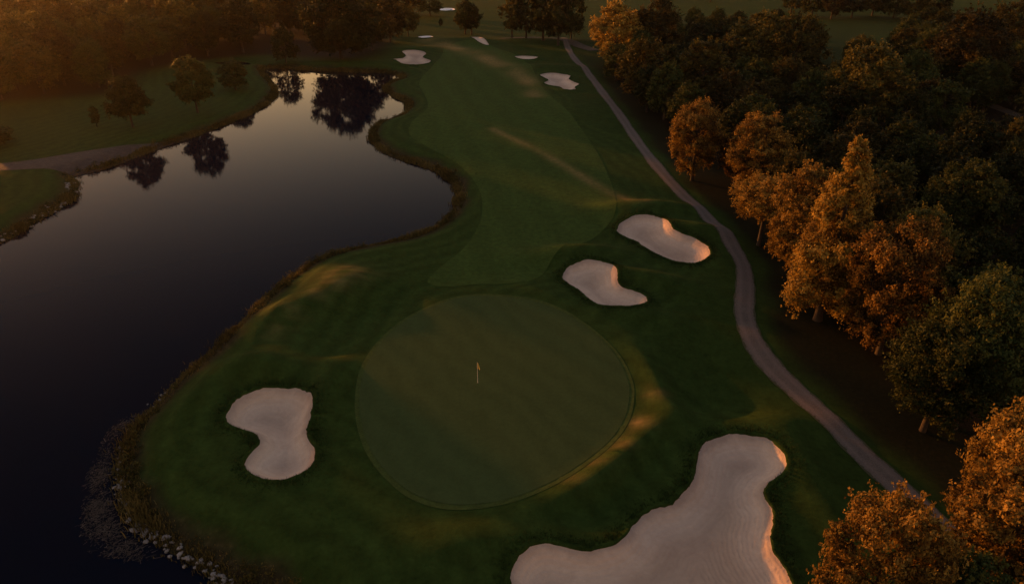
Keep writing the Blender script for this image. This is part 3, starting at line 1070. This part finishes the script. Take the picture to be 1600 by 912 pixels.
# right hand wood, front ones
top_tree(968, 6, 18, 15, 'a_round', 'tall amber lit tree at the wood corner by the path end', 'front of the wood')
top_tree(1030, 0, 19, 15, 'o_round', 'tall tree behind the amber lit corner tree', 'front of the wood')
top_tree(1008, 62, 14, 11, 'o_round', 'amber tree on the wood edge with trunks showing above the path', 'front of the wood')
top_tree(1105, 62, 15, 12, 'o_oval', 'amber flecked tree on the wood edge above the dark hollow', 'front of the wood')
top_tree(1190, 22, 18, 16, 'o_round', 'broad amber topped crown behind the wood edge, upper right', 'front of the wood')
top_tree(1255, 28, 18, 14, 'o_spread', 'amber rimmed crown right of the broad amber topped crown', 'front of the wood')
top_tree(1096, 160, 13, 8.6, 'near_round', 'round orange lit tree beside the straight run of path', 'orange trees by the path')
top_tree(1196, 180, 13.5, 9.5, 'near_oval', 'orange lit tree behind and right of the round orange tree', 'orange trees by the path')
top_tree(1160, 205, 9.0, 6.0, 'a_round', 'low orange tree wedged between the two orange lit trees', 'orange trees by the path')
top_tree(1203, 284, 9.0, 8.6, 'near_canopy', 'orange tree with a low branch reaching toward the path bend', 'orange trees by the path')
top_tree(1272, 262, 14.0, 8.4, 'near_oval', 'dense orange tree left of the tall pointed tree', 'orange trees by the path')
top_tree(1345, 216, 20.0, 10.0, 'near_spire', 'tall pointed orange tree towering above the path bend', 'orange trees by the path')
top_tree(1312, 340, 11.5, 8.2, 'near_round', 'shorter orange tree in front of the tall pointed tree', 'orange trees by the path')
top_tree(1432, 350, 14.0, 9.6, 'near_round', 'round half lit tree right of the tall pointed tree', 'orange trees by the path')
top_tree(1418, 785, 12.0, 6.6, 'near_round', 'large round orange tree at the bottom beside the big bunker', 'near orange trees')
top_tree(1640, 722, 12.0, 7.4, 'near_oval', 'orange tree at the bottom right corner', 'near orange trees')
top_tree(1672, 640, 14.0, 7.2, 'near_round', 'tall orange tree cut by the right edge above the corner tree', 'near orange trees')
top_tree(1530, 880, 8.0, 5.5, 'g_round', 'dark tree between the two orange trees at the bottom', 'near orange trees')
top_tree(1528, 258, 13.0, 9.5, 'near_olive', 'dark tree with a gold lit top deep in the wood', 'wood trees')
top_tree(1575, 440, 14.0, 9.5, 'near_olive', 'olive flecked tree at the right edge below the dark gap', 'wood trees')
top_tree(1503, 498, 11.0, 7.8, 'near_olive', 'olive flecked tree over the bare dark slope', 'wood trees')
top_tree(1368, 76, 17.0, 14.0, 'o_round', 'amber topped tree before the far clearing', 'wood trees')
top_tree(1530, 22, 19.0, 20.0, 'o_spread', 'huge olive gold crown near the top right corner', 'wood trees')
top_tree(1590, 8, 18.0, 15.0, 'o_round', 'olive crown at the top right corner', 'wood trees')


for i_, (px_, py_, h_, w_) in enumerate(((1236, 20, 12, 12), (1268, 27, 13, 13), (1298, 32, 12, 12), (1330, 30, 13, 13), (1362, 27, 14, 13), (1395, 31, 13, 13), (1425, 36, 13, 13), (1455, 30, 14, 14), (1312, 12, 13, 14), (1375, 10, 13, 14), (1440, 12, 13, 14))):
    base_tree(px_, py_, h_, w_, ('g_round', 'g_spread', 'o_round', 'g_round2')[i_ % 4], 'dark green tree in the far part of the wood right of the path', 'far wood trees')


# --- the rest of the woods
UNSEEN = {(88, 109), (93, 116), (108, 135), (103, 127), (99, 121), (135, 176), (65, 214), (129, 167), (53, 205), (139, 184), (148, 195), (42, 237), (128, 193), (142, 192), (34, 246), (39, 231), (53, 244), (146, 186), (153, 219), (51, 251), (94, 255), (161, 208), (165, 216), (93, 233), (151, 208), (154, 200), (160, 222), (150, 227), (174, 228), (156, 246), (158, 239), (177, 236), (-179, 256), (-112, 303), (-157, 280), (-64, 315), (-74, 313), (-65, 305), (-188, 260), (-118, 314), (-83, 330), (-135, 320), (-147, 315), (-97, 330), (-125, 322), (-69, 329), (-189, 285), (-183, 275), (-139, 304), (-89, 337), (-197, 283), (-68, 341), (-192, 272), (-108, 330), (-103, 351), (-152, 339), (-208, 305), (-160, 324), (-175, 321), (-67, 358), (-203, 295), (-139, 341), (-93, 353), (-86, 362), (-77, 355), (-113, 354), (-58, 361), (-163, 337), (-63, 417), (-125, 418), (88, 420), (117, 426), (8, 427), (49, 424), (-148, 414), (78, 437), (-83, 419), (178, 407), (62, 432), (17, 442), (37, 448), (137, 423), (32, 427), (-171, 411), (-95, 430), (103, 433), (-71, 443), (-114, 433), (54, 446), (-103, 414), (-60, 432), (-229, 403)}


def fill(poly, spacing, label, group, variants, hlo, hhi, keep, limit, seed, margin=3.0):
    r = np.random.default_rng(seed)
    lo, hi = poly.min(0), poly.max(0)
    cnt = 0
    cand = r.uniform(lo, hi, (9000, 2))
    cand = cand[np.argsort(np.floor(np.hypot(cand[:, 0], cand[:, 1]) / 25.0), kind='stable')]
    ins = sd_poly(poly, cand[:, 0], cand[:, 1]) < -margin
    lk = sd_poly(LAKE, cand[:, 0], cand[:, 1]) > 6
    for (x, y), a, b in zip(cand, ins, lk):
        if cnt >= limit:
            break
        if not (a and b):
            continue
        H = r.uniform(hlo, hhi)
        W = H * r.uniform(.68, .92)
        if any((x - t[0]) ** 2 + (y - t[1]) ** 2 < (spacing * .5 * (1 + (t[3] / 10 - 1) * .5) + spacing * .5) ** 2 for t in TREES):
            continue
        if not keep(x, y, H, W):
            continue
        lab, grp = (label, group) if isinstance(label, str) else label(x, y, H)
        vv = variants[r.integers(len(variants))]
        cnt += 1
        if (int(x), int(y)) in UNSEEN:          # wholly hidden behind other trees
            TREES.append((x, y, H, W))
            continue
        plant(x, y, vv, H, W, lab, grp)
    return cnt


KEEPOUT = [(1146, 0, 1255, 12), (1300, 42, 1392, 58), (1515, 154, 1620, 188), (1286, 80, 1312, 92)]


def keep_r(x, y, H, W):
    p = pix(x, y, H * .9)
    q = pix(x, y, H * .35)
    k = FPX / max(20, y * .883 + (CAM_H - H * .6) * .469)
    if p[0] > 1690 or p[0] < 880 or q[1] < 2:
        return False
    for (a, b, c, d) in KEEPOUT:
        if p[0] + W * k * .42 > a and p[0] - W * k * .42 < c and q[1] > b and p[1] - 2 < d:
            return False
    # leave the orange trees by the path in the open
    for (ox, oy, r0) in ((1096, 230, 62), (1200, 250, 60), (1180, 340, 70), (1250, 370, 90), (1350, 350, 110), (1430, 430, 80), (1400, 820, 120), (1575, 700, 75)):
        if abs(p[0] - ox) < r0 * .8 and p[1] < oy + r0 and q[1] > oy - r0 * .2 and y < 0 + spot(ox, min(oy + r0, 900))[1] + 2:
            return False
    return True


def lab_r(x, y, H):
    if y > 190:
        return 'dark green tree in the far part of the wood right of the path', 'far wood trees'
    if y > 95:
        return 'dark green tree in the shaded wood behind the orange trees', 'shaded wood trees'
    return 'dark green tree in the deep shade at the right edge', 'deep shade trees'


fill(WOOD, 7.2, lab_r, None, ['g_round', 'g_oval', 'g_spread', 'g_round2', 'g_round', 'o_round'], 8.5, 11.5, keep_r, 190, 21)


# gaps in the trees through which the low sun reaches these places
GAPS = [(spot(px, py, z) + (z,)) for px, py, z in ((545, 438, 1.0), (515, 455, 1.0), (748, 570, 2.2), (1018, 650, 1.0), (1000, 327, 1.0), (690, 72, 1.0), (740, 82, 1.0))]


def blocks(x, y, H, W):
    for (gx_, gy_, gz_) in GAPS:
        dx, dy = x - gx_, y - gy_
        t = dx * math.sin(SUN_AZ) + dy * math.cos(SUN_AZ)
        if t <= 0:
            continue
        side = abs(dx * math.cos(SUN_AZ) - dy * math.sin(SUN_AZ))
        if side < W * .45 and H > gz_ + t * math.tan(SUN_EL):
            return True
    return False


def keep_l(x, y, H, W):
    p = pix(x, y, H)
    if p[0] < -160 or p[0] > 640 or blocks(x, y, H, W):
        return False
    if 395 < p[0] < 620 and pix(x, y, 0)[1] > 56:
        return False
    for P in PONDS:
        c = P.mean(0)
        # sight lines to the two ponds stay open
        a = pix(c[0], c[1], -.7)
        q = pix(x, y, 0)
        if abs(p[0] - a[0]) < 9 and p[1] < a[1] + 2 and q[1] > a[1]:
            return False
        if sd_poly(P, [x], [y])[0] < 4:
            return False
    return True


def lab_l(x, y, H):
    p = pix(x, y, 0)
    if p[0] < -30:
        return 'tall tree of the shade belt beyond the left shore', 'left shade belt trees'
    if p[1] > 105:
        return 'dark rim lit tree in the wood behind the left lawn', 'left wood trees'
    return 'dark hazy tree in the far wood beyond the lake', 'far hazy wood trees'


fill(WOOD_L, 9.0, lab_l, None, ['g_round', 'g_oval', 'g_spread', 'g_round2', 'o_round'], 11, 16, keep_l, 130, 33)
# shade belt on the left shore (outside the picture, its shadow lies over the whole hole)
BELT = np.array([(-128, 20), (-98, 30), (-92, 70), (-104, 110), (-112, 150), (-150, 160), (-165, 90), (-160, 30)], float)
fill(BELT, 10.0, 'tall tree of the shade belt beyond the left shore', 'left shade belt trees', ['g_round', 'g_oval', 'g_spread', 'g_round2'], 11, 13.5, lambda x, y, H, W: not blocks(x, y, H, W), 48, 35)
# far trees along the horizon side
FARW = smooth_closed(spots([(-200, 8), (300, 4), (640, 2), (900, 0), (1300, 6), (1800, 12), (1800, -18), (900, -30), (-200, -18)]), 20.0)
fill(FARW, 15.0, 'far tree of the woods at the top edge', 'far top edge trees', ['g_round', 'g_spread', 'o_round'], 11, 15,
     lambda x, y, H, W: not (640 < pix(x, y, 0)[0] < 800) and not any(pix(x, y, H)[0] + 30 > k[0] and pix(x, y, H)[0] - 30 < k[2] and pix(x, y, 0)[1] > k[1] and pix(x, y, H)[1] < k[3] for k in KEEPOUT), 26, 37, 1.0)

# labels that single out the wood trees standing next to a landmark
ANCHOR = {
    'tall amber lit tree at the wood corner by the path end': 'amber lit corner tree by the path end',
    'amber tree on the wood edge with trunks showing above the path': 'amber wood edge tree showing its trunks',
    'amber flecked tree on the wood edge above the dark hollow': 'amber flecked wood edge tree',
    'broad amber topped crown behind the wood edge, upper right': 'broad amber topped crown',
    'amber rimmed crown right of the broad amber topped crown': 'amber rimmed crown',
    'round orange lit tree beside the straight run of path': 'round orange tree beside the straight path',
    'orange lit tree behind and right of the round orange tree': 'second orange tree of the straight path',
    'orange tree with a low branch reaching toward the path bend': 'orange tree reaching toward the path bend',
    'dense orange tree left of the tall pointed tree': 'dense orange tree beside the pointed tree',
    'tall pointed orange tree towering above the path bend': 'tall pointed orange tree',
    'round half lit tree right of the tall pointed tree': 'round half lit tree',
    'large round orange tree at the bottom beside the big bunker': 'large round orange tree at the bottom',
    'dark tree with a gold lit top deep in the wood': 'gold topped tree deep in the wood',
    'olive flecked tree at the right edge below the dark gap': 'olive flecked tree at the right edge',
    'olive flecked tree over the bare dark slope': 'olive flecked tree above the bare slope',
    'amber topped tree before the far clearing': 'amber topped tree by the far clearing',
    'huge olive gold crown near the top right corner': 'huge olive gold crown',
    'small round tree with bare trunk on the left lawn, nearer the lake': 'small round lawn tree',
    'taller round tree with bare trunk on the left lawn before the woods': 'taller round lawn tree',
    'massive dark tree whose round reflection fills the lake tip': 'massive lakeside tree',
    'gold topped tree above the notched far bunker': 'gold topped tree by the far bunker',
    'low dark bush at the left edge above the dirt track': 'low bush at the left edge',
}
FILLED = ('shaded wood trees', 'far wood trees', 'deep shade trees', 'left wood trees', 'far hazy wood trees')
free = [t for t in PLANTED if t[0].get('group') in FILLED]
for (ar, ax, ay, ah) in PLANTED:
    if ar['label'] not in ANCHOR:
        continue
    ap = pix(ax, ay, ah * .6)
    best = {}
    for t in free:
        d = math.hypot(t[1] - ax, t[2] - ay)
        if d > 26:
            continue
        q = pix(t[1], t[2], t[3] * .6)
        dx, dy = q[0] - ap[0], q[1] - ap[1]
        rel = ('right of' if dx > 0 else 'left of') if abs(dx) > 1.3 * abs(dy) else ('just behind' if dy < 0 else 'just in front of')
        if rel not in best or d < best[rel][0]:
            best[rel] = (d, t)
    for rel, (d, t) in best.items():
        if t in free:
            t[0]['label'] = 'dark green tree ' + rel + ' the ' + ANCHOR[ar['label']]
            free.remove(t)

# ------------------------------------------------------------------ bank plants, stones, litter
seg = np.roll(LAKE, -1, 0) - LAKE
ln = np.linalg.norm(seg, axis=1)
cum = np.concatenate([[0], np.cumsum(ln)])
tot = cum[-1]


def shore(n, r):
    s = np.sort(r.uniform(0, tot, n))
    i = np.clip(np.searchsorted(cum, s) - 1, 0, len(LAKE) - 1)
    f = (s - cum[i]) / ln[i]
    p = LAKE[i] + seg[i] * f[:, None]
    t = seg[i] / ln[i][:, None]
    return s, p, t


area = np.dot(LAKE[:, 0], np.roll(LAKE[:, 1], -1)) - np.dot(LAKE[:, 1], np.roll(LAKE[:, 0], -1))
sgn = 1 if area > 0 else -1
r = np.random.default_rng(77)
s, p, t = shore(90000, r)
out = np.stack([t[:, 1], -t[:, 0]], 1) * sgn
dens = .5 + .5 * np.sin(s * .55 + 2 * np.sin(s * .13)) * np.sin(s * .21 + 1)
off = r.normal(.55, .5, len(s))
q = p + out * off[:, None]
k = (r.uniform(0, 1, len(s)) < .25 + .75 * dens) & (q[:, 1] > 15) & (off < 1.9)
k &= (np.abs(q[:, 0]) < 125)
q, dk, off = q[k], dens[k], off[k]
n = len(q)
hz = np.maximum(height(q[:, 0], q[:, 1]), ZW - .05)
hb = (.22 + .62 * dk ** 2) * r.uniform(.45, 1.35, n) * np.where(off > 1.0, .6, 1)
wb = r.uniform(.018, .05, n) * (1 + .004 * q[:, 1])
a = r.uniform(0, 2 * math.pi, n)
lean = r.normal(0, .28, (n, 2)) * hb[:, None]
d = np.stack([np.cos(a), np.sin(a)], 1) * wb[:, None]
b0 = np.column_stack([q - d, hz - .03])
b1 = np.column_stack([q + d, hz - .03])
m1 = np.column_stack([q + d * .8 + lean * .4, hz + hb * .6])
m0 = np.column_stack([q - d * .8 + lean * .4, hz + hb * .6])
tp = np.column_stack([q + lean, hz + hb])
V = np.stack([b0, b1, m1, m0, tp, tp + np.array([.004, 0, -.01])], 1).reshape(-1, 3)
bi = np.arange(n)[:, None] * 6
F = np.vstack([bi + np.array([0, 1, 2, 3]), bi + np.array([3, 2, 5, 4])])
tone = np.clip(r.normal(.5, .22, n) + .2 * np.sin(s[k] * .4), 0, 1)
bg = mesh_obj('bank_grass', V, F, M_REED, smooth=False, attrs={'tone': np.repeat(tone, 6)})
bg.color = (1, 1, 1, .5)
tag(bg, 'dried tan grass and reeds fringing the lake banks', 'reeds', kind='stuff')

# leafy weeds in clumps on the bank
s, p, t = shore(1500, r)
out = np.stack([t[:, 1], -t[:, 0]], 1) * sgn
dens = .5 + .5 * np.sin(s * .23 + 1.5 * np.sin(s * .07) + 1)
off = r.normal(.9, .45, len(s))
q = p + out * off[:, None]
k = (r.uniform(0, 1, len(s)) < dens ** 1.5) & (q[:, 1] > 15) & (np.abs(q[:, 0]) < 125)
q = q[k]
C, N, T = [], [], []
for (x, y) in q:
    R = r.uniform(.22, .6)
    m_ = int(30 + 60 * R)
    zz = max(float(height(np.array([x]), np.array([y]))[0]), ZW)
    C.append(np.array([x, y, zz + R * .6]) + r.normal(size=(m_, 3)) * R * np.array([.5, .5, .55]))
    N.append(r.normal(size=(m_, 3)) + np.array([0, 0, .5]))
    T.append(np.clip(r.normal(r.uniform(.25, .75), .15, m_), 0, 1))
V, F = leaf_quads(np.vstack(C), np.vstack(N), .16, r)
wd = mesh_obj('bank_weeds', V, F, M_LEAF_O, smooth=False, attrs={'tone': np.repeat(np.concatenate(T), 4)})
wd.color = (1, 1, 1, .5)
tag(wd, 'low leafy weeds clumped along the lake banks', 'weeds', kind='stuff')

# stones
stone_meshes = []
import bmesh
for i in range(5):
    bm = bmesh.new()
    bmesh.ops.create_icosphere(bm, subdivisions=1, radius=.5)
    for v in bm.verts:
        v.co *= random.uniform(.72, 1.15)
        v.co.z *= .7
    me = bpy.data.meshes.new('bank_stone')
    bm.to_mesh(me)
    bm.free()
    me.materials.append(M_STONE)
    stone_meshes.append(me)
stone_px = [(258, 612), (240, 637), (218, 660), (200, 688), (189, 720), (186, 752), (192, 785), (207, 812), (229, 836), (262, 859), (300, 881), (335, 903), (360, 918)]
SL_ = smooth_open(spots(stone_px, ZW), .3)
for i, (x, y) in enumerate(SL_):
    row = 2 if i > len(SL_) * .45 else 1
    for j in range(row):
        if random.random() < .12:
            continue
        o = bpy.data.objects.new('bank_stone', random.choice(stone_meshes))
        COL.objects.link(o)
        sc = random.uniform(.22, .55) * (1.0 if i > len(SL_) * .45 else .62)
        ox, oy = random.gauss(.0, .22) + .28 * j, random.gauss(.0, .22) + .1 * j
        zz = max(float(height(np.array([x + ox]), np.array([y + oy]))[0]), ZW)
        o.location = (x + ox, y + oy, zz + sc * .12)
        o.scale = (sc * random.uniform(.8, 1.4), sc, sc * random.uniform(.7, 1.1))
        o.rotation_euler = (random.uniform(-.4, .4), random.uniform(-.4, .4), random.uniform(0, 6.28))
        tag(o, 'pale grey stone in the rock edging of the near lake bank', 'stone', 'rock edging stones')
left_px = [(118, 288), (119, 300), (112, 314), (92, 327), (60, 346), (30, 364), (2, 380)]
SL2 = smooth_open(spots(left_px, ZW), .55)
for (x, y) in SL2:
    o = bpy.data.objects.new('bank_stone', random.choice(stone_meshes))
    COL.objects.link(o)
    sc = random.uniform(.4, .9)
    x2, y2 = x + random.gauss(-.7, .5), y + random.gauss(.3, .4)
    o.location = (x2, y2, max(float(height(np.array([x2]), np.array([y2]))[0]), ZW) + sc * .1)
    o.scale = (sc, sc * .8, sc * .7)
    o.rotation_euler = (0, 0, random.uniform(0, 6.28))
    tag(o, 'dark rough stone on the left lake point below the dirt track', 'stone', 'left point stones')

# floating dead stalks and mud in the shallows
SH = smooth_closed(spots([(246, 634), (218, 640), (185, 655), (155, 685), (135, 730), (120, 790), (125, 850), (175, 880), (240, 880), (262, 868), (230, 842), (205, 818), (188, 785), (181, 750), (184, 715), (196, 688), (216, 660)], ZW), .5)
lo, hi = SH.min(0), SH.max(0)
c = r.uniform(lo, hi, (60000, 2))
sd = sd_poly(SH, c[:, 0], c[:, 1])
den = np.clip(.6 + .7 * wob(c[:, 0], c[:, 1], 1.3, 9), 0.2, 1) * sstep(0, 1.6, -sd)
k = r.uniform(0, 1, len(c)) < den * .75
c = c[k]
n = len(c)
ang = r.normal(.6, .7, n)
L_ = r.uniform(.025, .13, n) * np.where(r.uniform(0, 1, n) < .12, 2.6, 1)
w_ = r.uniform(.012, .04, n)
d = np.stack([np.cos(ang), np.sin(ang)], 1)
pn = np.stack([-d[:, 1], d[:, 0]], 1)
z0 = ZW + r.uniform(.004, .03, n)
z1 = ZW + r.uniform(.004, .09, n)
V = np.stack([np.column_stack([c - d * L_[:, None] - pn * w_[:, None], z0]), np.column_stack([c - d * L_[:, None] + pn * w_[:, None], z0]),
              np.column_stack([c + d * L_[:, None] + pn * w_[:, None] * .5, z1]), np.column_stack([c + d * L_[:, None] - pn * w_[:, None] * .5, z1])], 1).reshape(-1, 3)
lt = mesh_obj('reed_litter', V, np.arange(4 * n).reshape(n, 4), M_LITTER, smooth=False, attrs={'tone': np.repeat(np.clip(r.normal(.4, .25, n), 0, 1), 4)})
lt.color = (1, 1, 1, .45)
tag(lt, 'grey brown reed litter floating in the shallows by the stones', 'reeds', kind='stuff')

# ------------------------------------------------------------------ evening haze
hz_m = bpy.data.materials.new('haze_air')
hz_m.use_nodes = True
nt = hz_m.node_tree
nt.nodes.remove(nt.nodes['Principled BSDF'])
pv = nt.nodes.new('ShaderNodeVolumePrincipled')
pv.inputs['Color'].default_value = (.9, .85, .8, 1)
pv.inputs['Density'].default_value = .000055
pv.inputs['Anisotropy'].default_value = .89
nt.links.new(pv.outputs[0], nt.nodes['Material Output'].inputs['Volume'])
x0, x1, y0, y1, z0, z1 = -700, 700, -200, 1000, -9.0, 42.0
V = [(x0, y0, z0), (x1, y0, z0), (x1, y1, z0), (x0, y1, z0), (x0, y0, z1), (x1, y0, z1), (x1, y1, z1), (x0, y1, z1)]
F = [(0, 3, 2, 1), (4, 5, 6, 7), (0, 1, 5, 4), (1, 2, 6, 5), (2, 3, 7, 6), (3, 0, 4, 7)]
hz_o = mesh_obj('haze', np.array(V), np.array(F), hz_m, smooth=False)
tag(hz_o, 'thin warm evening haze over the course', 'haze', kind='stuff')
print('TREES', len(TREES))
